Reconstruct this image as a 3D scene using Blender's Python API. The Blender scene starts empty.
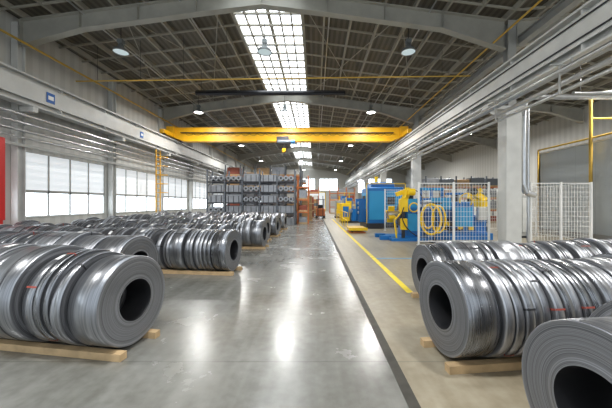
import bpy, math, random
from mathutils import Vector, Matrix
random.seed(7)
S=bpy.context.scene
COL=S.collection

# ------------------------------------------------------------ materials
def _nt(name):
    m=bpy.data.materials.new(name); m.use_nodes=True
    nt=m.node_tree; b=nt.nodes['Principled BSDF']
    return m,nt,b
def mat(name,col,rough=.5,metal=0.,noise=0.,nscale=3.,bump=0.,emit=0.,ecol=None,rvar=0.):
    m,nt,b=_nt(name)
    b.inputs['Base Color'].default_value=(*col,1)
    b.inputs['Roughness'].default_value=rough
    b.inputs['Metallic'].default_value=metal
    if emit>0:
        b.inputs['Emission Color'].default_value=(*(ecol or col),1)
        b.inputs['Emission Strength'].default_value=emit
    if noise>0 or bump>0 or rvar>0:
        tc=nt.nodes.new('ShaderNodeTexCoord')
        n=nt.nodes.new('ShaderNodeTexNoise'); n.inputs['Scale'].default_value=nscale; n.inputs['Detail'].default_value=6
        nt.links.new(tc.outputs['Object'],n.inputs['Vector'])
        if noise>0:
            r=nt.nodes.new('ShaderNodeValToRGB')
            r.color_ramp.elements[0].position=.3; r.color_ramp.elements[1].position=.7
            r.color_ramp.elements[0].color=(*[c*(1-noise) for c in col],1)
            r.color_ramp.elements[1].color=(*[min(1,c*(1+noise*.6)) for c in col],1)
            nt.links.new(n.outputs['Fac'],r.inputs['Fac']); nt.links.new(r.outputs['Color'],b.inputs['Base Color'])
        if rvar>0:
            mr=nt.nodes.new('ShaderNodeMapRange'); mr.inputs['To Min'].default_value=max(0.02,rough-rvar); mr.inputs['To Max'].default_value=rough+rvar
            nt.links.new(n.outputs['Fac'],mr.inputs['Value']); nt.links.new(mr.outputs['Result'],b.inputs['Roughness'])
        if bump>0:
            bp=nt.nodes.new('ShaderNodeBump'); bp.inputs['Strength'].default_value=bump; bp.inputs['Distance'].default_value=.02
            nt.links.new(n.outputs['Fac'],bp.inputs['Height']); nt.links.new(bp.outputs['Normal'],b.inputs['Normal'])
    return m
def M(nt,op,a,b=None,c=None):
    n=nt.nodes.new('ShaderNodeMath'); n.operation=op
    for i,v in enumerate((a,b,c)):
        if v is None: continue
        if isinstance(v,(int,float)): n.inputs[i].default_value=v
        else: nt.links.new(v,n.inputs[i])
    return n.outputs[0]
def ramp(nt,fac,stops):
    r=nt.nodes.new('ShaderNodeValToRGB'); e=r.color_ramp.elements
    while len(e)<len(stops): e.new(.5)
    for el,(p,c) in zip(e,stops): el.position=p; el.color=(*c,1)
    nt.links.new(fac,r.inputs['Fac']); return r.outputs['Color']

def coil_face_mat():
    m,nt,b=_nt('coil_edge_steel')
    tc=nt.nodes.new('ShaderNodeTexCoord'); sx=nt.nodes.new('ShaderNodeSeparateXYZ')
    nt.links.new(tc.outputs['Object'],sx.inputs[0])
    r=M(nt,'SQRT',M(nt,'ADD',M(nt,'MULTIPLY',sx.outputs[1],sx.outputs[1]),M(nt,'MULTIPLY',sx.outputs[2],sx.outputs[2])))
    n=nt.nodes.new('ShaderNodeTexNoise'); n.noise_dimensions='1D'; n.inputs['Scale'].default_value=1; n.inputs['Detail'].default_value=3
    nt.links.new(M(nt,'MULTIPLY',r,160.),n.inputs['W'])
    n2=nt.nodes.new('ShaderNodeTexNoise'); n2.noise_dimensions='1D'; n2.inputs['Scale'].default_value=1; n2.inputs['Detail'].default_value=2
    nt.links.new(M(nt,'MULTIPLY',r,28.),n2.inputs['W'])
    f=M(nt,'ADD',M(nt,'MULTIPLY',n.outputs['Fac'],.6),M(nt,'MULTIPLY',n2.outputs['Fac'],.4))
    c=ramp(nt,f,[(.33,(.10,.104,.115)),(.5,(.215,.22,.235)),(.67,(.35,.358,.38))])
    nt.links.new(c,b.inputs['Base Color'])
    b.inputs['Metallic'].default_value=.6; b.inputs['Roughness'].default_value=.42
    bp=nt.nodes.new('ShaderNodeBump'); bp.inputs['Strength'].default_value=.4; bp.inputs['Distance'].default_value=.004
    nt.links.new(f,bp.inputs['Height']); nt.links.new(bp.outputs['Normal'],b.inputs['Normal'])
    return m
def coil_outer_mat(name,k,rough):
    m,nt,b=_nt(name)
    tc=nt.nodes.new('ShaderNodeTexCoord')
    mp=nt.nodes.new('ShaderNodeMapping'); mp.inputs['Scale'].default_value=(30,.8,.8)
    nt.links.new(tc.outputs['Object'],mp.inputs[0])
    n=nt.nodes.new('ShaderNodeTexNoise'); n.inputs['Scale'].default_value=2.; n.inputs['Detail'].default_value=5
    nt.links.new(mp.outputs[0],n.inputs['Vector'])
    c=ramp(nt,n.outputs['Fac'],[(.32,(.175*k,.181*k,.197*k)),(.68,(.41*k,.42*k,.445*k))])
    nt.links.new(c,b.inputs['Base Color'])
    b.inputs['Metallic'].default_value=.87
    mr=nt.nodes.new('ShaderNodeMapRange'); mr.inputs['To Min'].default_value=rough-.07; mr.inputs['To Max'].default_value=rough+.1
    nt.links.new(n.outputs['Fac'],mr.inputs['Value']); nt.links.new(mr.outputs['Result'],b.inputs['Roughness'])
    return m
def floor_mat():
    m,nt,b=_nt('polished_concrete')
    g=nt.nodes.new('ShaderNodeNewGeometry'); sx=nt.nodes.new('ShaderNodeSeparateXYZ'); nt.links.new(g.outputs['Position'],sx.inputs[0])
    n=nt.nodes.new('ShaderNodeTexNoise'); n.inputs['Scale'].default_value=.9; n.inputs['Detail'].default_value=8; n.inputs['Roughness'].default_value=.62
    nt.links.new(g.outputs['Position'],n.inputs['Vector'])
    n2=nt.nodes.new('ShaderNodeTexNoise'); n2.inputs['Scale'].default_value=9; n2.inputs['Detail'].default_value=6
    nt.links.new(g.outputs['Position'],n2.inputs['Vector'])
    mp=nt.nodes.new('ShaderNodeMapping'); mp.inputs['Scale'].default_value=(5,.25,1); nt.links.new(g.outputs['Position'],mp.inputs[0])
    n3=nt.nodes.new('ShaderNodeTexNoise'); n3.inputs['Scale'].default_value=1.; n3.inputs['Detail'].default_value=4; nt.links.new(mp.outputs[0],n3.inputs['Vector'])
    f=M(nt,'ADD',M(nt,'MULTIPLY',n.outputs['Fac'],.5),M(nt,'ADD',M(nt,'MULTIPLY',n2.outputs['Fac'],.22),M(nt,'MULTIPLY',n3.outputs['Fac'],.28)))
    ca=ramp(nt,f,[(.37,(.13,.128,.11)),(.5,(.19,.188,.17)),(.63,(.25,.248,.228))])
    cb=ramp(nt,f,[(.37,(.19,.155,.10)),(.5,(.275,.235,.165)),(.63,(.36,.32,.24))])
    side=M(nt,'GREATER_THAN',sx.outputs[0],.84)
    mx=nt.nodes.new('ShaderNodeMix'); mx.data_type='RGBA'; nt.links.new(side,mx.inputs[0]); nt.links.new(ca,mx.inputs[6]); nt.links.new(cb,mx.inputs[7])
    j=M(nt,'LESS_THAN',M(nt,'ABSOLUTE',M(nt,'SUBTRACT',M(nt,'MODULO',M(nt,'ADD',sx.outputs[1],60.),6.),3.)),.01)
    mx2=nt.nodes.new('ShaderNodeMix'); mx2.data_type='RGBA'; nt.links.new(M(nt,'MULTIPLY',j,.3),mx2.inputs[0]); nt.links.new(mx.outputs[2],mx2.inputs[6]); mx2.inputs[7].default_value=(.06,.06,.05,1)
    nt.links.new(mx2.outputs[2],b.inputs['Base Color'])
    mr=nt.nodes.new('ShaderNodeMapRange'); mr.inputs['From Min'].default_value=.35; mr.inputs['From Max'].default_value=.65
    mr.inputs['To Min'].default_value=.19; mr.inputs['To Max'].default_value=.29
    nt.links.new(n.outputs['Fac'],mr.inputs['Value'])
    nt.links.new(M(nt,'ADD',mr.outputs['Result'],M(nt,'MULTIPLY',side,.15)),b.inputs['Roughness'])
    b.inputs['Specular IOR Level'].default_value=.75
    bp=nt.nodes.new('ShaderNodeBump'); bp.inputs['Strength'].default_value=.05; bp.inputs['Distance'].default_value=.02
    nt.links.new(n2.outputs['Fac'],bp.inputs['Height']); nt.links.new(bp.outputs['Normal'],b.inputs['Normal'])
    return m
def stripe_mat(name,c1,c2,axis,period,duty=.5,rough=.6,emit=0.):
    m,nt,b=_nt(name)
    g=nt.nodes.new('ShaderNodeNewGeometry'); sx=nt.nodes.new('ShaderNodeSeparateXYZ'); nt.links.new(g.outputs['Position'],sx.inputs[0])
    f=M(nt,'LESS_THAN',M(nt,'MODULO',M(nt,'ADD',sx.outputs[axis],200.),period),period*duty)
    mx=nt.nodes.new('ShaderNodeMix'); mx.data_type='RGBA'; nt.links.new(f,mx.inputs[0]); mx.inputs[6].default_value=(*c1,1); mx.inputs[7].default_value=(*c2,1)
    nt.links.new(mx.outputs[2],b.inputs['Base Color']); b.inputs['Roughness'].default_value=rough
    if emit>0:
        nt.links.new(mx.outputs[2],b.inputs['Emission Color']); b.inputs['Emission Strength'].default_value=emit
    return m

FACE=coil_face_mat()
OUT=[coil_outer_mat('coil_steel_a',1.,.31),coil_outer_mat('coil_steel_b',.75,.26),coil_outer_mat('coil_steel_c',1.25,.38)]
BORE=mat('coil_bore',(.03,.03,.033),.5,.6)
STRAP=mat('strap_steel',(.08,.08,.085),.4,.7)
STRAPR=mat('strap_red',(.35,.07,.05),.5)
LABEL=mat('label_paper',(.85,.85,.83),.6)
WOOD=mat('pale_timber',(.56,.39,.21),.7,0,.25,6)
FLOOR=floor_mat()
PAINTW=mat('painted_steel_white',(.60,.60,.575),.45,0,.1,2)
PAINTG=mat('painted_steel_grey',(.36,.36,.34),.5,0,.1,2)
RAFT=mat('rafter_paint',(.38,.37,.325),.5,0,.12,2)
PURL=mat('purlin_paint',(.36,.34,.285),.6)
DECK=stripe_mat('roof_deck',(.095,.086,.066),(.145,.13,.102),0,.25)
WALLC=stripe_mat('wall_cladding',(.52,.515,.485),(.58,.575,.545),1,.5,.5)
WALLR=stripe_mat('partition_panel',(.46,.50,.52),(.52,.56,.58),1,1.0,.97)
SHUT=stripe_mat('roller_shutter_backlit_glow',(.66,.70,.73),(.74,.77,.80),2,.3,.5,emit=.5)  # white shutter; weak emission stands in for daylight behind the panels
GLOW=mat('daylit_glazing',(.85,.92,1),.3,emit=3.4,ecol=(.82,.92,1.))
SKYL=mat('rooflight_polycarbonate',(.9,.95,1),.4,emit=3.2,ecol=(.88,.94,1.))
GALV=mat('galvanised_pipe',(.58,.59,.60),.28,.9,.1,4)
YEL=mat('crane_yellow',(.80,.42,.01),.4,0,.08,1.5)
YELM=mat('machine_yellow',(.88,.58,.01),.4)
YELP=mat('gas_pipe_yellow',(.60,.38,.06),.45)
YLINE=mat('line_paint_yellow',(.85,.66,.02),.5,0,.2,5)
BLUE=mat('machine_blue',(.01,.15,.44),.35,0,.1,2)
BLUEL=mat('machine_light_blue',(.03,.32,.62),.4)
BLK=mat('black_rubber',(.012,.012,.014),.5)
DARK=mat('dark_steel',(.045,.045,.05),.45,.5)
ORG=mat('rack_orange',(.52,.15,.04),.5)
RED=mat('red_paint',(.6,.015,.012),.45)
REDB=mat('crate_maroon',(.28,.07,.04),.6)
RACKG=mat('rack_grey',(.13,.145,.165),.45,.4)
BOXG=mat('steel_blank',(.32,.33,.35),.38,.6,.2,3)
CARD=mat('cardboard',(.42,.27,.14),.8,0,.15,3)
WHITE=mat('white_wire',(.85,.85,.83),.45)
LAMPG=mat('lamp_housing',(.22,.24,.24),.35,.5)
LAMPE=mat('lamp_lens',(1,1,.95),.3,emit=18,ecol=(1,.98,.94))
LAMPD=mat('lamp_lens_dim',(.5,.6,.6),.3,emit=.35,ecol=(.8,.95,1))
SIGNB=mat('sign_blue',(.02,.12,.42),.5)
JOINT=mat('channel_cover',(.06,.056,.046),.55,.1,.3,8)

# ------------------------------------------------------------ mesh builder
class MB:
    def __init__(s): s.v=[];s.f=[];s.m=[];s.sm=[];s.mats=[]
    def mi(s,m):
        if m not in s.mats: s.mats.append(m)
        return s.mats.index(m)
    def add(s,vs,fs,m,smooth=False):
        o=len(s.v); s.v+= [tuple(v) for v in vs]; k=s.mi(m)
        for f in fs: s.f.append([i+o for i in f]); s.m.append(k); s.sm.append(smooth)
    def box(s,x0,x1,y0,y1,z0,z1,m):
        v=[(x0,y0,z0),(x1,y0,z0),(x1,y1,z0),(x0,y1,z0),(x0,y0,z1),(x1,y0,z1),(x1,y1,z1),(x0,y1,z1)]
        s.add(v,[(0,3,2,1),(4,5,6,7),(0,1,5,4),(1,2,6,5),(2,3,7,6),(3,0,4,7)],m)
    def bbox(s,x0,x1,y0,y1,z0,z1,m,b=.03):
        pts=lambda i,z:[(x0+i+b,y0+i,z),(x1-i-b,y0+i,z),(x1-i,y0+i+b,z),(x1-i,y1-i-b,z),(x1-i-b,y1-i,z),(x0+i+b,y1-i,z),(x0+i,y1-i-b,z),(x0+i,y0+i+b,z)]
        v=pts(0,z0)+pts(0,z1-b)+pts(b,z1)
        fs=[tuple(reversed(range(8))),tuple(range(16,24))]
        for L in (0,8):
            for i in range(8): fs.append((L+i,L+(i+1)%8,L+8+(i+1)%8,L+8+i))
        s.add(v,fs,m)
    def beam(s,p1,p2,w,h,m,up=(0,0,1)):
        p1=Vector(p1);p2=Vector(p2);d=(p2-p1).normalized();u=Vector(up)
        if abs(d.dot(u))>.98: u=Vector((0,1,0))
        r=d.cross(u).normalized();u=r.cross(d)
        v=[]
        for p in (p1,p2):
            for a,b in((-1,-1),(1,-1),(1,1),(-1,1)): v.append(p+r*a*w/2+u*b*h/2)
        s.add(v,[(0,1,2,3),(7,6,5,4),(0,4,5,1),(1,5,6,2),(2,6,7,3),(3,7,4,0)],m)
    def ibeam(s,p1,p2,w,h,m,t=.03):
        p1=Vector(p1);p2=Vector(p2);d=(p2-p1).normalized();u=Vector((0,0,1))
        if abs(d.z)>.98: u=Vector((0,1,0))
        r=d.cross(u).normalized();u=r.cross(d)
        s.beam(p1,p2,t,h-2*t,m,u)
        for k in(1,-1): s.beam(p1+u*k*(h/2-t/2),p2+u*k*(h/2-t/2),w,t,m,u)
    def cyl(s,p1,p2,r,m,n=12,r2=None,cap=True):
        p1=Vector(p1);p2=Vector(p2);d=(p2-p1).normalized();u=Vector((0,0,1))
        if abs(d.dot(u))>.98:u=Vector((1,0,0))
        a=d.cross(u).normalized();b=d.cross(a); r2=r if r2 is None else r2
        v=[]
        for p,R in((p1,r),(p2,r2)):
            for i in range(n):
                t=2*math.pi*i/n; v.append(p+a*math.cos(t)*R+b*math.sin(t)*R)
        s.add(v,[(i,(i+1)%n,n+(i+1)%n,n+i) for i in range(n)],m,True)
        if cap: s.add(v,[tuple(reversed(range(n))),tuple(range(n,2*n))],m)
    def path(s,pts,r,m,n=8):
        for a,b in zip(pts,pts[1:]): s.cyl(a,b,r,m,n)
    def hose(s,p0,p1,p2,p3,r,m,n=8,seg=14):
        P=[Vector(p) for p in(p0,p1,p2,p3)];pts=[]
        for i in range(seg+1):
            t=i/seg;q=1-t; pts.append(P[0]*q**3+P[1]*3*q*q*t+P[2]*3*q*t*t+P[3]*t**3)
        s.path(pts,r,m,n)
    def lathe(s,prof,c,axis,m,n=32,smooth=True,close=False):
        d=Vector(axis).normalized();u=Vector((0,0,1))
        if abs(d.dot(u))>.98:u=Vector((1,0,0))
        a=d.cross(u).normalized();b=d.cross(a);c=Vector(c);v=[]
        for(x,R)in prof:
            for i in range(n):
                t=2*math.pi*i/n; v.append(c+d*x+a*math.cos(t)*R+b*math.sin(t)*R)
        fs=[]
        L=len(prof)
        for k in range(L if close else L-1):
            k2=(k+1)%L
            for i in range(n): fs.append((k*n+i,k*n+(i+1)%n,k2*n+(i+1)%n,k2*n+i))
        s.add(v,fs,m,smooth)
    def torus(s,c,axis,R,r,m,n=28,k=8,sc=1.):
        d=Vector(axis).normalized();u=Vector((0,0,1));a=d.cross(u).normalized();b=d.cross(a);c=Vector(c)
        v=[];fs=[]
        for i in range(n):
            t=2*math.pi*i/n; o=a*math.cos(t)+b*math.sin(t)*sc
            for j in range(k):
                q=2*math.pi*j/k; v.append(c+o*R+ (a*math.cos(t)+b*math.sin(t))*r*math.cos(q)+d*r*math.sin(q))
        for i in range(n):
            for j in range(k):fs.append((i*k+j,i*k+(j+1)%k,((i+1)%n)*k+(j+1)%k,((i+1)%n)*k+j))
        s.add(v,fs,m,True)
    def mesh(s,name):
        me=bpy.data.meshes.new(name); me.from_pydata(s.v,[],s.f)
        for m in s.mats: me.materials.append(m)
        me.polygons.foreach_set('material_index',s.m); me.polygons.foreach_set('use_smooth',s.sm); me.update()
        return me
    def done(s,name,loc=(0,0,0),rz=0):
        me=s.mesh(name); o=bpy.data.objects.new(name,me); o.location=loc; o.rotation_euler[2]=rz; COL.objects.link(o); return o
def inst(name,me,loc,rot=(0,0,0)):
    o=bpy.data.objects.new(name,me);o.location=loc;o.rotation_euler=rot;COL.objects.link(o);return o

XL,XR=-11.6,7.5          # main bay
YF,YB=-6.,62.
XR2=20.
# ------------------------------------------------------------ floor
b=MB(); b.box(XL-.3,XR2+.3,YF,YB,-.2,0,FLOOR); b.done('floor')
b=MB(); b.box(.78,.88,YF,40,0.0005,.004,JOINT); b.done('floor_drain_channel')
b=MB(); b.box(1.74,1.87,5.3,30,0.0005,.003,YLINE); b.done('floor_marking_line')
b=MB(); b.box(1.88,3.4,8.55,8.63,0.0005,.003,BLUEL); b.done('floor_marking_line')

# ------------------------------------------------------------ left wall with windows
cols_l=[10.8+5*i for i in range(-3,11)]
b=MB()
b.box(XL-.2,XL,YF,YB,0,1.15,WALLC)
b.box(XL-.2,XL,YF,YB,3.75,9.0,WALLC)
b.box(XL-.2,XL,YF,cols_l[0]-.3,1.15,3.75,WALLC)
for c in cols_l: b.box(XL-.2,XL,c-.35,min(c+.35,YB),1.15,3.75,WALLC)
b.done('wall_left')
wi=1
for c in cols_l[:-1]:
    w=MB(); y0,y1=c+.35,c+4.65
    w.box(XL-.12,XL-.08,y0,y1,1.15,2.12,GLOW)
    w.box(XL-.12,XL-.02,y0,y1,2.12,2.24,PAINTG)
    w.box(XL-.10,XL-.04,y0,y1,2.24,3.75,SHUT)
    w.box(XL-.1,XL+.03,y0,y1,1.1,1.17,PAINTW)
    for k in range(5):
        yy=y0+(y1-y0)*k/4; w.box(XL-.1,XL-.02,yy-.035,yy+.035,1.15,3.75,PAINTG)
    w.done('window_%d'%wi); wi+=1
for c in cols_l:
    w=MB(); x=XL+.16
    w.box(x-.13,x+.13,c-.15,c-.12,0,8.6,PAINTW); w.box(x-.13,x+.13,c+.12,c+.15,0,8.6,PAINTW); w.box(x-.02,x+.02,c-.12,c+.12,0,8.6,PAINTW)
    w.box(x-.15,x+.18,c-.2,c+.2,0,.03,PAINTG)
    w.beam((x+.13,c,5.3),(x+.67,c,5.3),.2,.2,PAINTW)
    w.done('steel_column')
b=MB()
for z,r,x in((5.05,.07,.50),(4.75,.05,.47),(4.45,.06,.49),(4.2,.035,.46)):
    b.cyl((XL+x,YF,z),(XL+x,YB-1,z),r,GALV,10)
for c in cols_l: b.box(XL+.35,XL+.40,c-.03,c+.03,4.1,5.2,PAINTG)
b.done('wall_pipework')
b=MB(); b.box(XL+.30,XL+.42,YF,YB-1,3.86,3.96,PAINTG); b.done('cable_tray')
def runway(x,name,y0=YF):
    b=MB()
    b.box(x-.02,x+.02,y0,YB-1,5.45,6.5,PAINTW)
    b.box(x-.22,x+.22,y0,YB-1,6.47,6.53,PAINTW); b.box(x-.2,x+.2,y0,YB-1,5.4,5.45,PAINTW)
    y=y0+.4
    while y<YB-1:
        b.box(x-.19,x+.19,y-.012,y+.012,5.45,6.47,PAINTW); y+=2.5
    b.box(x-.04,x+.04,y0,YB-1,6.53,6.6,DARK)
    return b
b=runway(XL+.65,'l'); b.box(XL+.82,XL+.85,YF,YB-1,5.62,6.3,PAINTW); b.done('crane_runway_beam')
XG=6.75
b=runway(XG,'r'); b.box(XG-.22,XG-.2,YF,YB-1,5.62,6.3,PAINTW)
for z in(5.75,6.2): b.cyl((XG-.25,YF,z),(XG-.25,YB-1,z),.02,DARK,6)
b.done('crane_runway_beam')
b=MB(); b.box(XL+.86,XL+.875,11.2,11.55,5.75,6.15,SIGNB); b.box(XL+.876,XL+.88,11.26,11.49,5.87,6.03,LABEL); b.done('wall_sign')
b=MB(); b.box(XL+.86,XL+.875,17.2,17.5,5.75,6.1,SIGNB); b.box(XL+.876,XL+.88,17.26,17.44,5.87,6.0,LABEL); b.done('wall_sign')

# ------------------------------------------------------------ roof
RX=(XL+XR)/2
def zroof(x):
    if x<=XR: return 10.15-abs(x-RX)/((XR-XL)/2)*1.25
    return 8.9+ (1-abs(x-13.75)/6.25)*.7
b=MB()
SK0,SK1=RX-1.5,RX+1.5
def slab(x0,x1,y0,y1,m,t=.08,dz=0):
    z0,z1=zroof(x0)+dz,zroof(x1-1e-6)+dz
    v=[(x0,y0,z0),(x1,y0,z1),(x1,y1,z1),(x0,y1,z0),(x0,y0,z0+t),(x1,y0,z1+t),(x1,y1,z1+t),(x0,y1,z0+t)]
    b.add(v,[(0,3,2,1),(4,5,6,7),(0,1,5,4),(1,2,6,5),(2,3,7,6),(3,0,4,7)],m)
slab(XL-.2,SK0,YF,YB,DECK); slab(SK1,XR,YF,YB,DECK)
slab(XR,13.75,YF,YB,DECK); slab(13.75,XR2,YF,YB,DECK)
b.done('ceiling')
b=MB(); 
slab(SK0,RX,YF,YB,SKYL,.04); slab(RX,SK1,YF,YB,SKYL,.04)
for k in range(7):
    x=SK0+(SK1-SK0)*k/6; w_=.07 if k%3==0 else .035; b.box(x-w_,x+w_,YF,YB,zroof(x)-.16,zroof(x)-.01,PURL)
y=YF+.5
while y<YB: b.box(SK0,SK1,y-.045,y+.045,zroof(SK0)-.1,zroof(SK0)-.03,PURL); y+=.8
b.done('roof_skylight')
b=MB()
x=XL+.5
while x<XR2-.3:
    if not(SK0+.1<x<SK1-.1):
        z=zroof(x); b.box(x-.04,x+.04,YF,YB,z-.22,z-.005,PURL)
    x+=1.15
y=YF+1.2
while y<YB:
    for (xa,xb) in((XL,SK0),(SK1,XR),(XR,13.75),(13.75,XR2)):
        b.beam((xa,y,zroof(xa+1e-4)-.16),(xb,y,zroof(xb-1e-4)-.16),.06,.07,PURL)
    y+=1.25
b.done('roof_purlins')
FR=[.8,10.8,20.8,30.8,40.8,50.8,60.8]
def rafter(c,pts):
    b=MB();t=.015;w=.14
    for (xa,ta,ba),(xb,tb,bb) in zip(pts,pts[1:]):
        v=[(xa,c-t,ba),(xb,c-t,bb),(xb,c-t,tb),(xa,c-t,ta),(xa,c+t,ba),(xb,c+t,bb),(xb,c+t,tb),(xa,c+t,ta)]
        b.add(v,[(0,1,2,3),(7,6,5,4),(0,4,5,1),(2,6,7,3)],RAFT)
        b.beam((xa,c,ta),(xb,c,tb),2*w,.035,RAFT); b.beam((xa,c,ba),(xb,c,bb),2*w,.035,RAFT)
        n=max(1,int(abs(xb-xa)/2.2))
        for k in range(n):
            q=k/n; x=xa+(xb-xa)*q; b.box(x-.01,x+.01,c-w,c+w,ba+(bb-ba)*q,ta+(tb-ta)*q,RAFT)
    return b
for c in FR:
    pts=[]
    for x,dep in((XL+.35,.95),(XL+2.6,.62),(RX-2.5,.6),(RX,.62),(RX+2.5,.6),(XR-2.6,.62),(XR-.2,1.1)):
        zt=zroof(x)-.24; pts.append((x,zt,zt-dep))
    b=rafter(c,pts); b.done('roof_rafter')
    pts=[]
    for x,dep in((XR+.2,1.0),(XR+2.5,.55),(13.75,.55),(XR2-2.5,.55),(XR2-.1,1.0)):
        zt=zroof(x)-.24; pts.append((x,zt,zt-dep))
    b=rafter(c,pts); b.done('roof_rafter')
for c in FR:
    w=MB(); x=7.5
    w.bbox(x-.3,x+.3,c-.25,c+.25,0,5.26,PAINTW,.02)
    w.box(x-.42,x+.42,c-.34,c+.34,0,.04,PAINTG)
    w.box(x-.95,x+.45,c-.2,c+.2,5.26,5.39,PAINTW)
    w.add([(x-.9,c-.02,5.26),(x-.3,c-.02,5.26),(x-.3,c-.02,4.9),(x-.9,c+.02,5.26),(x-.3,c+.02,5.26),(x-.3,c+.02,4.9)],[(0,1,2),(5,4,3),(0,2,5,3),(0,3,4,1)],PAINTW)
    w.box(x-.15,x+.15,c-.16,c-.13,5.39,8.66,PAINTG);w.box(x-.15,x+.15,c+.13,c+.16,5.39,8.66,PAINTG);w.box(x-.015,x+.015,c-.13,c+.13,5.39,8.66,PAINTG)
    w.done('steel_column')
b=MB()
for z,r,x in((5.05,.09,6.28),(4.8,.07,6.42),(4.55,.05,6.34),(4.95,.05,6.04)):
    b.cyl((x,YF,z),(x,YB-1,z),r,GALV,12)
for c in [v*2.5-.4 for v in range(-2,24)]:
    b.box(5.95,6.6,c-.02,c+.02,5.18,5.22,PAINTG); b.box(6.18,6.21,c-.02,c+.02,4.45,5.2,PAINTG); b.box(6.5,6.53,c-.02,c+.02,5.2,5.398,PAINTG)
b.done('overhead_pipework')
b=MB()
b.ibeam((7.98,YF,6.2),(7.98,YB-1,6.2),.3,.5,PAINTG)
b.ibeam((7.85,YF,7.9),(7.85,YB-1,7.9),.25,.35,PAINTG)
for c0,c1 in zip(FR,FR[1:]):
    b.beam((7.98,c0+.2,6.45),(7.98,(c0+c1)/2,7.75),.08,.08,PAINTG); b.beam((7.98,c1-.2,6.45),(7.98,(c0+c1)/2,7.75),.08,.08,PAINTG)
b.done('longitudinal_tie_beam')
b=MB()
b.path([(9.2,11.6,6.1),(8.6,11.3,5.95),(8.22,11.0,5.6),(8.15,10.95,5.1),(8.15,10.95,2.4),(8.25,10.95,2.1),(8.6,10.95,2.0)],.11,GALV,14)
b.path([(8.45,11.1,5.5),(8.45,11.1,.02)],.05,GALV,10)
b.path([(9.2,11.6,6.1),(14,11.6,6.1),(19,11.6,6.1)],.11,GALV,12)
b.path([(9.4,10.2,5.7),(14,10.2,5.7),(19,10.2,5.7)],.07,GALV,12)
for k in range(4):
    b.cyl((11+k*2.4,11.6,6.2),(11+k*2.4,11.6,zroof(11+k*2.4)-.02),.012,DARK,6); b.cyl((11+k*2.4,10.2,5.7),(11+k*2.4,10.2,zroof(11+k*2.4)-.02),.012,DARK,6)
b.done('insulated_downpipe')
b=MB()
b.cyl((XL+.5,13,7.35),(XR-.3,13,7.6),.03,YELP,8)
for k in range(9):
    x=XL+1.5+k*2.; z=7.35+.25*(x-XL-.5)/(XR-XL-.8); b.cyl((x,13,z),(x,13,zroof(x)-.1),.008,DARK,6)
b.done('gas_pipe')
b=MB(); b.path([(XL+.62,YF,7.75),(XL+.62,YB-1,7.75)],.045,YELP,8); b.done('gas_pipe')
b=MB(); b.path([(XR-.7,YF,7.8),(XR-.7,YB-1,7.8)],.035,YELP,8); b.done('gas_pipe')
b=MB(); b.path([(12.75,16.0,0),(12.75,16.0,4.7),(12.75,8.,4.7),(12.75,8.,0)],.045,YELP,8)
b.path([(12.7,12.9,0),(12.7,12.9,6.8)],.07,YELP,8); b.path([(12.7,12.9,5.6),(16,12.9,5.6)],.04,YELP,8); b.done('yellow_pipe_frame')
b=MB(); b.cyl((-6.8,16,7.95),(1.7,16,7.95),.1,DARK,12)
b.add([(-6.8,15.8,7.95),(1.7,15.8,7.95),(1.7,16,8.14),(-6.8,16,8.14),(-6.8,16.2,7.95),(1.7,16.2,7.95)],[(0,1,2,3),(3,2,5,4)],DARK)
for x in(-6.5,-4,-1.5,1.4): b.cyl((x,16,8.1),(x,16,zroof(x)-.02),.012,DARK,6)
b.done('radiant_tube_heater')
for x in(-8.9,-5.2,.6,4.4):
    b=MB(); b.path([(x,YF,zroof(x)-.27),(x,YB-1,zroof(x)-.27)],.03,GALV,6); b.done('ceiling_conduit')
b=MB()
for c in (10.8,30.8):
    for x0,x1 in((XL+.5,-7.5),(-7.5,-3.8),(-.5,3.4),(3.4,XR-.4)):
        b.cyl((x0,c+.2,zroof(x0)-.35),(x1,c+9.8,zroof(x1)-.35),.02,PURL,6); b.cyl((x1,c+.2,zroof(x1)-.35),(x0,c+9.8,zroof(x0)-.35),.02,PURL,6)
b.done('roof_bracing')

# ------------------------------------------------------------ other walls
b=MB(); b.box(XL-.2,XR2+.2,YB,YB+.2,0,10.2,WALLC); b.done('wall_back')
b=MB(); b.box(XR2,XR2+.2,YF,YB,0,9,WALLC); b.done('wall_right')
b=MB(); b.box(13.,13.15,8,16.3,0,4.5,WALLR); b.box(13,XR2,16.15,16.3,0,4.5,WALLR); b.box(12.95,13.2,8,16.3,4.5,4.58,PAINTW)
b.box(12.97,13.0,8,16.3,0,.25,PAINTG)
b.done('wall_partition')
for i,(x0,x1,z0,z1) in enumerate(((-9,-5,4.5,7),(-4,0,4.5,7),(1,5,4.5,7),(9,17,4,7))):
    w=MB(); w.box(x0,x1,YB-.06,YB-.01,z0,z1,GLOW)
    for k in range(5): xx=x0+(x1-x0)*k/4; w.box(xx-.05,xx+.05,YB-.1,YB-.02,z0,z1,PAINTW)
    w.box(x0,x1,YB-.1,YB-.02,(z0+z1)/2-.04,(z0+z1)/2+.04,PAINTW)
    w.done('window_%d'%(wi+i))
w=MB(); w.box(-2.2,2.2,YB-.08,YB-.01,0,4,SHUT); w.box(-2.35,-2.2,YB-.12,YB-.01,0,4.1,YELM); w.box(2.2,2.35,YB-.12,YB-.01,0,4.1,YELM); w.box(-2.35,2.35,YB-.12,YB-.01,4,4.15,YELM); w.done('door_1')

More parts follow.
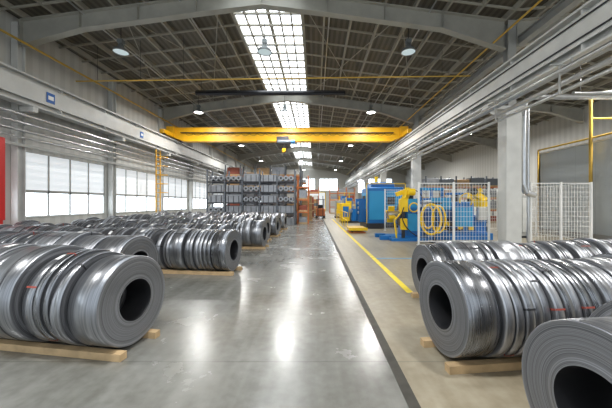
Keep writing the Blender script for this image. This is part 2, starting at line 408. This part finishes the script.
# ------------------------------------------------------------ crane
b=MB(); yc=21.6; xa,xb=XL+.45,XG+.2
def girder(y):
    w=.28
    pr=[(xa,7.4,6.82),(xa+1.2,7.42,6.4),(xb-1.2,7.42,6.4),(xb,7.4,6.82)]
    for (x0,t0,b0),(x1,t1,b1) in zip(pr,pr[1:]):
        v=[(x0,y-w,b0),(x1,y-w,b1),(x1,y-w,t1),(x0,y-w,t0),(x0,y+w,b0),(x1,y+w,b1),(x1,y+w,t1),(x0,y+w,t0)]
        b.add(v,[(0,1,2,3),(7,6,5,4),(0,4,5,1),(3,2,6,7),(0,3,7,4),(1,5,6,2)],YEL)
    b.box(xa,xb,y-w-.05,y+w+.05,7.4,7.44,YEL)
    x=xa+1.2
    while x<xb-1: b.box(x-.01,x+.01,y-w-.02,y-w,6.42,7.4,YEL); x+=2.2
girder(yc)
for x in(xa+.2,xb-.2):
    b.bbox(x-.17,x+.17,yc-1.6,yc+1.6,6.72,7.02,YEL,.03)
    for yy in(yc-1.3,yc+1.3): b.cyl((x-.09,yy,6.78),(x+.09,yy,6.78),.17,DARK,18)
    b.box(x-.3,x+.3,yc-.45,yc-.3,6.7,7.5,YEL)
b.box(xa+1,xb-1,yc-.5,yc-.33,7.0,7.04,DARK)
x=xa+1.4
while x<xb-1.4:
    b.hose((x,yc-.5,6.98),(x+.15,yc-.5,6.7),(x+.45,yc-.5,6.7),(x+.6,yc-.5,6.98),.012,BLK,5,8); x+=.6
b.done('overhead_crane')
b=MB(); x=-2.3
b.bbox(x-.55,x+.35,yc-.85,yc-.56,6.2,6.65,DARK,.04); b.cyl((x-.5,yc-.75,6.25),(x+.5,yc-.75,6.25),.18,RACKG,16); b.cyl((x+.5,yc-.75,6.25),(x+.8,yc-.75,6.25),.15,BLUE,14)
b.box(x-.5,x+.4,yc-.6,yc+.4,6.3,6.38,DARK)
for dx in(-.1,.1): b.cyl((x+dx,yc-.75,6.2),(x+dx*.6,yc-.75,5.75),.012,DARK,6)
b.bbox(x-.14,x+.14,yc-.83,yc-.67,5.5,5.78,YEL,.03)
b.path([(x,yc-.75,5.5),(x,yc-.75,5.4),(x+.08,yc-.75,5.32),(x+.06,yc-.75,5.2),(x-.02,yc-.75,5.16),(x-.09,yc-.75,5.22)],.025,DARK,8)
b.done('crane_hoist')
b=MB()
for dy in(-.25,.25): b.box(XL+.93,XL+.99,19+dy-.03,19+dy+.03,0,5.3,YEL)
for k in range(17): b.cyl((XL+.96,18.75,.3+k*.3),(XL+.96,19.25,.3+k*.3),.018,YEL,6)
for k in range(5): b.torus((XL+1.26,19,2.4+k*.6),(0,0.001,1),.33,.02,YEL,16,5)
b.done('access_ladder')
b=MB(); b.bbox(-11.0,-10.9,9.2,9.87,1.1,4.0,RED,.02); b.box(-10.97,-10.92,9.3,9.4,0,1.1,RED); b.box(-10.97,-10.92,9.7,9.8,0,1.1,RED); b.done('red_notice_board')

# ------------------------------------------------------------ lamps
def lampmesh(lit):
    b=MB()
    b.lathe([(0,.02),(0,.09),(-.12,.11),(-.2,.14),(-.26,.26),(-.36,.3),(-.37,.3),(-.37,.27)],(0,0,0),(0,0,1),LAMPG,28)
    b.lathe([(-.355,.0005),(-.355,.27)],(0,0,0),(0,0,1),LAMPE if lit else LAMPD,28)
    b.cyl((0,0,0),(0,0,.9),.015,DARK,6); b.box(-.1,.1,-.1,.1,-.02,.14,LAMPG)
    return b.mesh('lamp')
LM,LD=lampmesh(True),lampmesh(False)
for d in(1.,11.4,19.,30.,41.,52.):
    for x in(-7.9,RX,3.8):
        lit= d>15 or d<5
        z=8.2
        o=inst('high_bay_lamp',LM if lit else LD,(x,d,z))
        li=bpy.data.lights.new('lamp_light','AREA'); li.shape='DISK'; li.size=.5; li.energy=270 if lit else 20; li.color=(1,.99,.96)
        lo=bpy.data.objects.new('lamp_light',li); lo.location=(0,0,-.4); lo.parent=o; COL.objects.link(lo)
for d in(4.,12.,25.,40.):  # extra lamps added to brighten the right bay
    o=inst('high_bay_lamp',LM,(13.7,d,8.2))
    li=bpy.data.lights.new('lamp_light','AREA'); li.shape='DISK'; li.size=.5; li.energy=700; li.color=(1,.99,.96)
    lo=bpy.data.objects.new('lamp_light',li); lo.location=(0,0,-.4); lo.parent=o; COL.objects.link(lo)

# ------------------------------------------------------------ coils
cache={}
def coilmesh(R,r,w,om,variant,strap):
    key=(round(R,3),round(r,3),round(w,3),om,variant,strap)
    if key in cache: return cache[key]
    rnd=random.Random(int(R*1000)*7919+int(w*1000)*31+variant)
    b=MB(); n=112
    nl=14
    def faceprof(sgn):
        p=[]
        for i in range(nl+1):
            rr=r+.004+(R-.008-r-.004)*i/nl
            off=rnd.uniform(-.0025,.0025)+ (.005 if i<2 else 0)
            p.append((sgn*(w/2+off),rr))
        return p
    fr=faceprof(1); fl=faceprof(-1)
    b.lathe(fr,(0,0,0),(1,0,0),FACE,n); b.lathe(fl[::-1],(0,0,0),(1,0,0),FACE,n)
    b.lathe([fr[-1],(w/2-.006,R),(-w/2+.006,R),fl[-1]],(0,0,0),(1,0,0),om,n)
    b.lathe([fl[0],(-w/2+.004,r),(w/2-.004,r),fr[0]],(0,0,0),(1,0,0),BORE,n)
    a0=rnd.uniform(0,6.28)
    sm=STRAP if strap==1 else STRAPR
    if strap:
        e=.0075
        for k in range(3):
            a=a0+k*2.094; ca,sa=math.cos(a),math.sin(a); hw=.009
            def P(x,rad,t): return (x,ca*rad-sa*t,sa*rad+ca*t)
            for s_ in(1,-1):
                x=s_*(w/2+e); b.add([P(x,r,-hw),P(x,R,-hw),P(x,R,hw),P(x,r,hw)],[(0,1,2,3)],sm)
            b.add([P(-w/2-e,R+.004,-hw),P(w/2+e,R+.004,-hw),P(w/2+e,R+.004,hw),P(-w/2-e,R+.004,hw)],[(0,1,2,3)],sm)
    if w>.09 and variant%2==0:
        a1=math.radians(rnd.uniform(50,130)); L=.11; vv=[];fs=[]
        hw=min(.04,w*.3)
        for i in range(5):
            a=a1+(i-2)*L/4/R
            for x in(-hw,hw): vv.append((x,math.cos(a)*(R+.003),math.sin(a)*(R+.003)))
        for i in range(4): fs.append((2*i,2*i+1,2*i+3,2*i+2))
        b.add(vv,fs,LABEL)
    if variant%3==1 and w>.12:
        b.lathe([(-.016,R+.0005),(-.016,R+.003),(.016,R+.003),(.016,R+.0005)],(0,0,0),(1,0,0),STRAP,64)
    cache[key]=b.mesh('slit_steel_coil'); return cache[key]
SKH=.08
def row(x,y,sgn,spec,ang,ry=.26,ext=.09):
    a=math.radians(ang); dirv=Vector((sgn*math.cos(a),math.sin(a),0)); rz=math.atan2(dirv.y,dirv.x)
    t=0
    for i,(w,R,gap,r) in enumerate(spec):
        t+=w/2
        p=Vector((x,y,0))+dirv*t
        perp=Vector((-dirv.y,dirv.x,0))*random.uniform(-.03,.03)
        z=SKH+math.sqrt(R*R-(ry-.09)**2)
        me=coilmesh(R,r,w,random.choice(OUT),random.randint(0,3),random.choice((0,0,1,0,2)) if w<.2 else (0 if i==0 else random.choice((0,1))))
        o=inst('slit_steel_coil' if w<.3 else 'steel_coil',me,(p.x+perp.x,p.y+perp.y,z))
        o.rotation_euler=(0 ,0,rz)
        t+=w/2+gap
    b=MB(); L=t+.12
    for s in(-1,1): b.box(-ext,L,s*ry-.045,s*ry+.045,.001,SKH,WOOD)
    b.done('timber_skid',(x,y,0),rz)
def spec(total,R,rs=(.08,.2),big=.2,bore=.27,jit=.02):
    out=[];t=0
    while t<total:
        w=random.choice((.32,.4,.28)) if random.random()<big else random.choice((.07,.08,.1,.12,.14))
        g=random.choice((.016,.018,.02,.02,.07,.2 if big>.15 else .02))
        out.append((w,round(R+random.choice((-jit,0,0,0,jit)),3),g,bore)); t+=w+g
    return out
row(-2.12,3.3,-1,[(.34,.51,.05,.235),(.07,.53,.02,.24),(.07,.50,.02,.24),(.05,.54,.05,.24),(.09,.54,.025,.24),(.12,.52,.07,.24),(.36,.56,.03,.25),(.14,.55,.03,.25),(.3,.56,.05,.25),(.4,.56,.05,.25)],9)
row(-3.15,5.0,-1,[(.5,.53,.03,.25),(.4,.53,.02,.25)]+spec(4.2,.54),7)
row(-1.98,6.85,-1,[(.34,.5,.03,.24),(.10,.49,.018,.24),(.08,.5,.018,.24),(.08,.5,.018,.24),(.1,.5,.018,.24),(.09,.5,.018,.24),(.1,.5,.05,.24),(.3,.51,.05,.24)]+spec(6,.51),7)
for y,x,R in((8.7,-2.7,.5),(10.6,-1.9,.5),(12.5,-2.1,.53),(14.3,-1.9,.5),(16.2,-2.05,.54),(18.1,-1.9,.5)):
    row(x,y,-1,[(.4,R,.02,.25)]+spec(8.2+x+1.0,R,jit=.04),5)
row(1.39,3.08,1,[(.32,.50,.035,.23),(.09,.5,.018,.23),(.08,.49,.018,.23),(.08,.5,.018,.23),(.09,.5,.018,.23),(.08,.5,.018,.23),(.09,.49,.03,.23),(.08,.5,.018,.23),(.1,.5,.018,.23),(.09,.49,.018,.23),(.1,.5,.03,.23),(.12,.5,.018,.23),(.12,.49,.018,.23),(.14,.5,.03,.23)]+spec(2.6,.5,big=.12),6)
row(1.86,4.8,1,[(.28,.47,.03,.23)]+spec(5.2,.49,big=.06),5)
row(1.53,1.53,1,[(.42,.49,.12,.235),(.5,.55,.03,.24),(.4,.56,.03,.24),(.5,.56,.03,.24)],6)

# ------------------------------------------------------------ mesh fence
def fence(p1,p2,name='wire_mesh_fence',h=2.5,pw=1.45):
    p1=Vector(p1);p2=Vector(p2);L=(p2-p1).length;d=(p2-p1)/L;b=MB()
    n=max(1,round(L/pw));s=L/n
    for i in range(n+1):
        x=i*s; b.box(x-.03,x+.03,-.03,.03,0,h+.05,WHITE); b.box(x-.07,x+.07,-.07,.07,0,.012,WHITE)
    for i in range(n):
        x0,x1=i*s+.05,(i+1)*s-.05
        for z in(.15,h): b.box(x0,x1,-.012,.012,z-.015,z+.015,WHITE)
        k=int((x1-x0)/.12)
        for j in range(k+1):
            x=x0+(x1-x0)*j/k; b.box(x-.005,x+.005,-.004,.004,.15,h,WHITE)
        zz=.15
        while zz<h: b.box(x0,x1,-.009,-.001,zz-.005,zz+.005,WHITE); zz+=.2
    b.done(name,p1,math.atan2(d.y,d.x))
fence((4.2,11.35,0),(7.05,11.35,0)); fence((8.75,11.35,0),(11.2,11.35,0))
fence((11.25,11.45,0),(11.25,17,0)); fence((4.3,17.2,0),(11.2,17.2,0))

# ------------------------------------------------------------ machines
b=MB(); 
b.bbox(3.5,5.9,18.6,21,.35,2.75,BLUE,.06); b.box(3.4,6,18.5,21.1,0,.35,DARK)
b.box(3.6,4.6,18.56,18.6,.6,2.5,BLUEL); b.box(4.75,5.8,18.56,18.6,.6,2.5,BLUEL); b.box(4.8,5.3,18.53,18.57,1.6,2.1,BLK)
b.box(3.46,3.5,18.9,20.6,1.3,2.4,BLUEL); b.box(3.44,3.47,19.2,20.2,1.6,2.2,BLK)
for z in(1.0,1.35,1.7): b.cyl((3.2,19.2,z),(3.2,20.6,z),.12,GALV,16)
b.box(3.0,3.5,19.1,19.2,.4,2,BLUE); b.box(3.0,3.5,20.6,20.7,.4,2,BLUE)
b.bbox(3.8,5.4,19,20.4,2.75,3.1,BLUE,.05); b.cyl((4.2,19.2,3.1),(4.2,19.2,3.5),.12,YELM,12)
b.box(5.95,6.0,18.5,18.55,.35,3.0,YELM); b.box(3.4,3.45,18.5,18.55,.35,3.0,YELM); b.box(3.4,6,18.5,18.55,2.95,3.0,YELM)
b.done('slitting_line_machine')
b=MB()
b.box(3.4,5.0,12.4,14.4,0,.12,BLUE); b.bbox(4.2,5.0,13,14.2,.12,1.5,BLUE,.05); b.box(4.3,4.9,12.96,13,.4,1.2,BLUEL)
b.box(3.0,3.5,12.9,13.1,0,.18,BLUE); b.box(3.0,3.5,13.9,14.1,0,.18,BLUE)
b.cyl((4.2,13.5,1.15),(3.5,13.5,1.15),.2,GALV,20); b.lathe([(0,.0005),(0,.55),(.05,.55),(.05,.0005)],(4.12,13.5,1.15),(-1,0,0),DARK,28)
for k in range(4):
    a=k*math.pi/2+.4; c,s_=math.cos(a),math.sin(a)
    b.beam((3.65,13.5+c*.15,1.15+s_*.15),(3.65,13.5+c*.42,1.15+s_*.42),.3,.08,YELM)
b.bbox(3.9,4.25,12.75,13.1,1.3,1.9,YELM,.04)
b.beam((4.1,12.9,1.8),(4.4,13.2,2.35),.2,.25,YELM); b.beam((4.4,13.2,2.3),(3.8,13.1,2.1),.16,.2,YELM)
b.cyl((4.25,12.8,2.2),(4.55,12.8,2.2),.16,YELM,16)
b.cyl((4.0,12.7,.12),(4.0,12.7,1.3),.08,DARK,12); b.bbox(3.85,4.15,12.55,12.7,.5,1.0,YELM,.02)
b.torus((4.45,12.6,1.5),(0,1,.05),.2,.03,YELM,24,6)
b.path([(3.7,12.7,.12),(3.6,12.7,.9),(3.95,12.75,1.3)],.04,YELM,8)
b.hose((4.0,12.6,1.5),(3.6,12.4,.8),(4.4,12.4,.2),(4.8,12.7,.15),.025,BLK)
b.hose((4.4,13.0,2.3),(5.0,12.8,2.4),(5.1,12.8,1.5),(4.7,12.95,1.2),.025,BLK)
b.box(4.3,4.9,13.1,13.9,1.5,1.9,BLUEL); b.cyl((4.6,13.5,1.9),(4.6,13.5,2.3),.14,DARK,14)
b.done('decoiler_machine')
b=MB()
b.box(5.2,8.2,12.9,14.9,0,.3,BLUE)
b.bbox(5.3,6.2,13,14.6,.3,1.45,BLUE,.05); b.bbox(6.4,7.4,13,14.8,.3,1.75,BLUE,.05); b.box(6.5,7.3,12.96,13,.6,1.5,BLUEL)
b.bbox(7.5,8.1,13.2,14.6,.3,1.1,BLUE,.04)
for x in(5.5,5.8,6.1): b.cyl((x,12.9,1.55),(x,14.7,1.55),.11,GALV,14)
for x in(5.65,5.95): b.cyl((x,12.9,1.75),(x,14.7,1.75),.1,GALV,14)
b.box(5.35,6.25,12.85,12.93,1.4,1.95,BLUEL); b.box(5.35,6.25,14.7,14.78,1.4,1.95,BLUE)
b.cyl((6.9,13.8,1.75),(6.9,13.8,2.2),.16,DARK,14); b.box(6.6,7.2,13.4,14.2,2.1,2.2,BLUE)
for x in(5.45,5.9,6.6,7.1): b.box(x,x+.22,12.9,12.96,.45,.6,YELM)
b.bbox(7.6,8.0,13.0,13.2,.9,1.5,PAINTW,.02)
for k in range(3): b.hose((5.4+k*.25,12.85,1.4),(5.3+k*.3,12.6,.9),(6.0+k*.2,12.6,.3),(6.4+k*.2,12.9,.5),.025,BLK)
b.cyl((6.05,12.8,.75),(6.05,12.95,.75),.22,DARK,20); b.cyl((6.05,12.78,.75),(6.05,12.8,.75),.12,YELM,16)
b.hose((6.7,12.95,1.7),(6.5,12.7,2.3),(7.4,12.7,2.3),(7.2,12.95,1.6),.03,YELM)
b.done('roll_leveller_machine')
b=MB()
b.box(5.6,8.6,15.4,16.8,0,.2,DARK); b.bbox(5.7,7.2,15.5,16.7,.2,1.5,BLUE,.05); b.box(5.8,7.1,15.46,15.5,.4,1.3,BLUEL)
for x in(5.9,6.5,7.1): b.box(x-.06,x+.06,15.6,15.7,1.5,2.5,BLUE)
b.box(5.8,7.2,15.6,15.7,2.4,2.55,BLUEL); b.cyl((6.0,15.9,1.7),(6.9,15.9,1.7),.18,YELM,16); b.cyl((7.6,15.9,.2),(7.6,15.9,1.3),.3,GALV,20)
b.cyl((8.2,15.9,.2),(8.2,15.9,1.1),.25,BLUEL,20); b.hose((7.6,15.6,1.3),(7.6,15.3,2.2),(6.6,15.3,2.2),(6.5,15.6,1.6),.03,BLK)
b.path([(7.6,15.9,1.3),(7.6,15.9,2.1),(8.2,15.9,2.1),(8.2,15.9,1.1)],.035,GALV,8)
b.done('hydraulic_power_unit')
b=MB()
b.torus((4.95,11.95,1.0),(0.25,1,0),.4,.05,YELM,32,8,1.6)
b.torus((5.3,12.0,1.0),(-.1,1,0),.3,.04,YELM,32,8,1.9)
b.torus((4.85,12.02,1.1),(.4,1,0),.22,.035,YELM,28,8,2.2)
b.path([(5.15,12.05,0),(5.15,12.05,1.7)],.05,DARK,8); b.box(4.95,5.35,11.9,12.2,0,.03,DARK); b.box(4.85,5.45,12.02,12.08,1.66,1.72,DARK)
b.done('hose_reel_stand')
b=MB()
b.cyl((8.6,14.5,0),(8.6,14.5,.5),.3,DARK,20); b.cyl((8.6,14.5,.5),(8.6,14.5,1.5),.2,YELM,18)
b.bbox(8.3,8.9,14.2,14.8,1.5,1.95,YELM,.08); b.beam((8.7,14.4,1.85),(7.9,14.2,2.3),.25,.3,YELM); b.beam((7.95,14.2,2.25),(8.4,14.1,2.35),.2,.22,YELM)
b.beam((7.95,14.2,2.3),(7.75,14.1,1.9),.16,.18,YELM); b.cyl((7.95,13.95,2.28),(7.95,14.4,2.28),.17,DARK,16)
b.cyl((7.75,14.1,1.9),(7.72,14.1,1.65),.09,DARK,12); b.hose((8.4,14.1,2.4),(8.2,13.9,2.9),(9.0,13.9,2.6),(8.7,14.15,1.8),.03,BLK)
b.done('robot_arm')
b=MB(); b.bbox(9.6,10.5,13.6,14.2,.1,2.1,PAINTG,.02); b.box(9.6,10.5,13.62,14.2,0,.1,DARK); b.box(9.7,10.03,13.58,13.6,.3,1.95,PAINTW); b.box(10.07,10.4,13.58,13.6,.3,1.95,PAINTW); b.box(9.8,9.95,13.57,13.59,1.5,1.65,BLK)
b.done('control_cabinet')
b=MB(); b.box(1.9,2.9,15.6,17.2,.22,.3,YELP); b.box(1.95,2.85,15.7,17.1,0,.05,ORG)
b.box(1.87,2.93,15.57,15.6,.16,.32,YELM)
b.beam((2.1,15.7,.05),(2.1,17,.22),.06,.06,DARK); b.beam((2.6,17,.05),(2.6,15.7,.22),.06,.06,DARK); b.done('lift_table')
for (x,y,m1,m2,h) in((2.7,24,YELM,BLUE,1.7),(3.4,27.5,BLUE,YELM,2.2),(2.8,32,PAINTG,YELM,2.0),(3.8,36,BLUE,PAINTG,2.6)):
    b=MB(); b.box(x-.5,x+1.4,y,y+1.8,0,.15,DARK); b.bbox(x-.4,x+.3,y+.1,y+1.6,.15,h,m1,.05); b.bbox(x+.45,x+1.3,y+.2,y+1.5,.15,h*.7,m2,.05)
    b.cyl((x+.4,y+.1,h*.6),(x+.4,y+1.6,h*.6),.16,GALV,14); b.box(x-.3,x+.2,y+.06,y+.1,.5,h-.3,m2); b.cyl((x,y+.3,h),(x,y+.3,h+.5),.05,YELM,8)
    b.done('press_machine')
b=MB()
for k in range(7):
    y=18+k*1.5; b.box(2.06,2.1,y-.02,y+.02,0,1.1,YELM)
b.box(2.06,2.1,18,27,1.06,1.1,YELM); b.box(2.06,2.1,18,27,.55,.59,YELM); b.done('safety_railing')
# ------------------------------------------------------------ racks
def rack(x0,x1,y0,y1,levels,um,bm,load,name='pallet_rack',bay=1.35):
    b=MB(); n=max(1,round((x1-x0)/bay)); s=(x1-x0)/n; H=levels[-1]+.9
    for i in range(n+1):
        x=x0+i*s
        for y in(y0,y1): b.box(x-.045,x+.045,y-.045,y+.045,0,H,um)
        z=.2
        while z<H-.5: b.beam((x,y0,z),(x,y1,z+.5),.03,.03,um); z+=.55
    for z in levels:
        for y in(y0,y1): b.box(x0,x1,y-.03,y+.03,z-.1,z,bm)
        b.box(x0,x1,y0,y1,z-.02,z,RACKG)
    for z in [0.02]+levels:
        for i in range(n):
            xa=x0+i*s+.08; xb=x0+(i+1)*s-.08; q=random.random()
            if load=='steel':
                hh=.62
                if q<.7:
                    b.bbox(xa,xb,y0+.05,y1-.05,z,z+hh*random.uniform(.8,1),BOXG,.02)
                    for k in range(3): xx=xa+(xb-xa)*(k+.5)/3; b.box(xx-.02,xx+.02,y0+.02,y0+.06,z,z+hh*.8,DARK)
                else:
                    for k in range(3):
                        xx=xa+(xb-xa)*(k+.5)/3; b.cyl((xx,y0+.02,z+.25),(xx,y1-.1,z+.25),.19,BOXG,16); b.cyl((xx,y0+.005,z+.25),(xx,y0+.03,z+.25),.08,BLK,12)
            else:
                if q<.85:
                    b.box(xa,xb,y0+.05,y1-.05,z,z+.12,WOOD)
                    b.bbox(xa+.03,xb-.03,y0+.08,y1-.08,z+.12,z+random.uniform(.5,.8),random.choice((CARD,BOXG,REDB,RACKG,PAINTW,BOXG)),.02)
    b.done(name)
rack(-8.2,-1.55,21.3,22.4,[.95,1.75,2.55,3.35],RACKG,DARK,'steel')
rack(-7.8,-1.3,24.4,25.5,[1.1,2.1,3.1,4.1],RACKG,ORG,'mix')
rack(-1.4,-.55,22.6,23.8,[1.0,2.0,3.0],ORG,ORG,'mix')
rack(-9,-1.4,30,31.2,[1.1,2.2,3.3,4.4],RACKG,ORG,'mix')
rack(-9,-1.2,38,39.2,[1.1,2.2,3.3,4.4],RACKG,ORG,'mix')
rack(-.9,.6,44,45.2,[1.1,2.2,3.3],ORG,ORG,'mix')
rack(2.4,6.4,45,46.2,[1.1,2.2,3.3],ORG,ORG,'mix')
rack(9.5,16,24,25.2,[1.1,2.1,3.1],RACKG,ORG,'mix')
for (x,y,c) in((-.75,27,CARD),(-.6,33,REDB),(.1,48,CARD)):
    b=MB()
    for k in range(3): 
        b.box(x-.5,x+.5,y-.5,y+.5,k*.8,k*.8+.1,WOOD); b.bbox(x-.46,x+.46,y-.46,y+.46,k*.8+.1,k*.8+.8,c,.02)
    b.done('pallet_stack')
b=MB(); x,y=.6,31
b.bbox(x-.5,x+.5,y,y+1.6,.3,1.1,ORG,.08); b.box(x-.45,x+.45,y+.1,y+1.5,.2,.35,DARK)
for dx in(-.45,.45):
    for dy in(.3,1.35): b.cyl((x+dx-.1,y+dy,.25),(x+dx+.1,y+dy,.25),.25,BLK,18)
    for dy in(.2,1.1): b.box(x+dx*.9-.03,x+dx*.9+.03,y+dy,y+dy+.06,1.05,2.1,DARK)
    b.box(x+dx*.6-.04,x+dx*.6+.04,y-.15,y-.05,.05,2.5,DARK); b.box(x+dx*.5-.06,x+dx*.5+.06,y-1.1,y-.1,.05,.1,DARK)
b.box(x-.48,x+.48,y+.15,y+1.2,2.08,2.14,DARK); b.bbox(x-.25,x+.25,y+.6,y+1.1,1.1,1.5,BLK,.04); b.done('forklift')

# ------------------------------------------------------------ world & camera
w=bpy.data.worlds.new('World'); S.world=w; w.use_nodes=True
bg=w.node_tree.nodes['Background']; bg.inputs[0].default_value=(.83,.92,1,1); bg.inputs[1].default_value=1.1
cam=bpy.data.cameras.new('camera'); co=bpy.data.objects.new('camera',cam); COL.objects.link(co)
co.location=(0,0,1.7); co.rotation_euler=(math.radians(90),0,0)
cam.lens=280/612*36; cam.sensor_width=36; cam.shift_x=-9/612; cam.shift_y=-1/612; cam.clip_end=300; cam.clip_start=.05
S.camera=co
S.view_settings.view_transform='Standard'
S.view_settings.exposure=.25
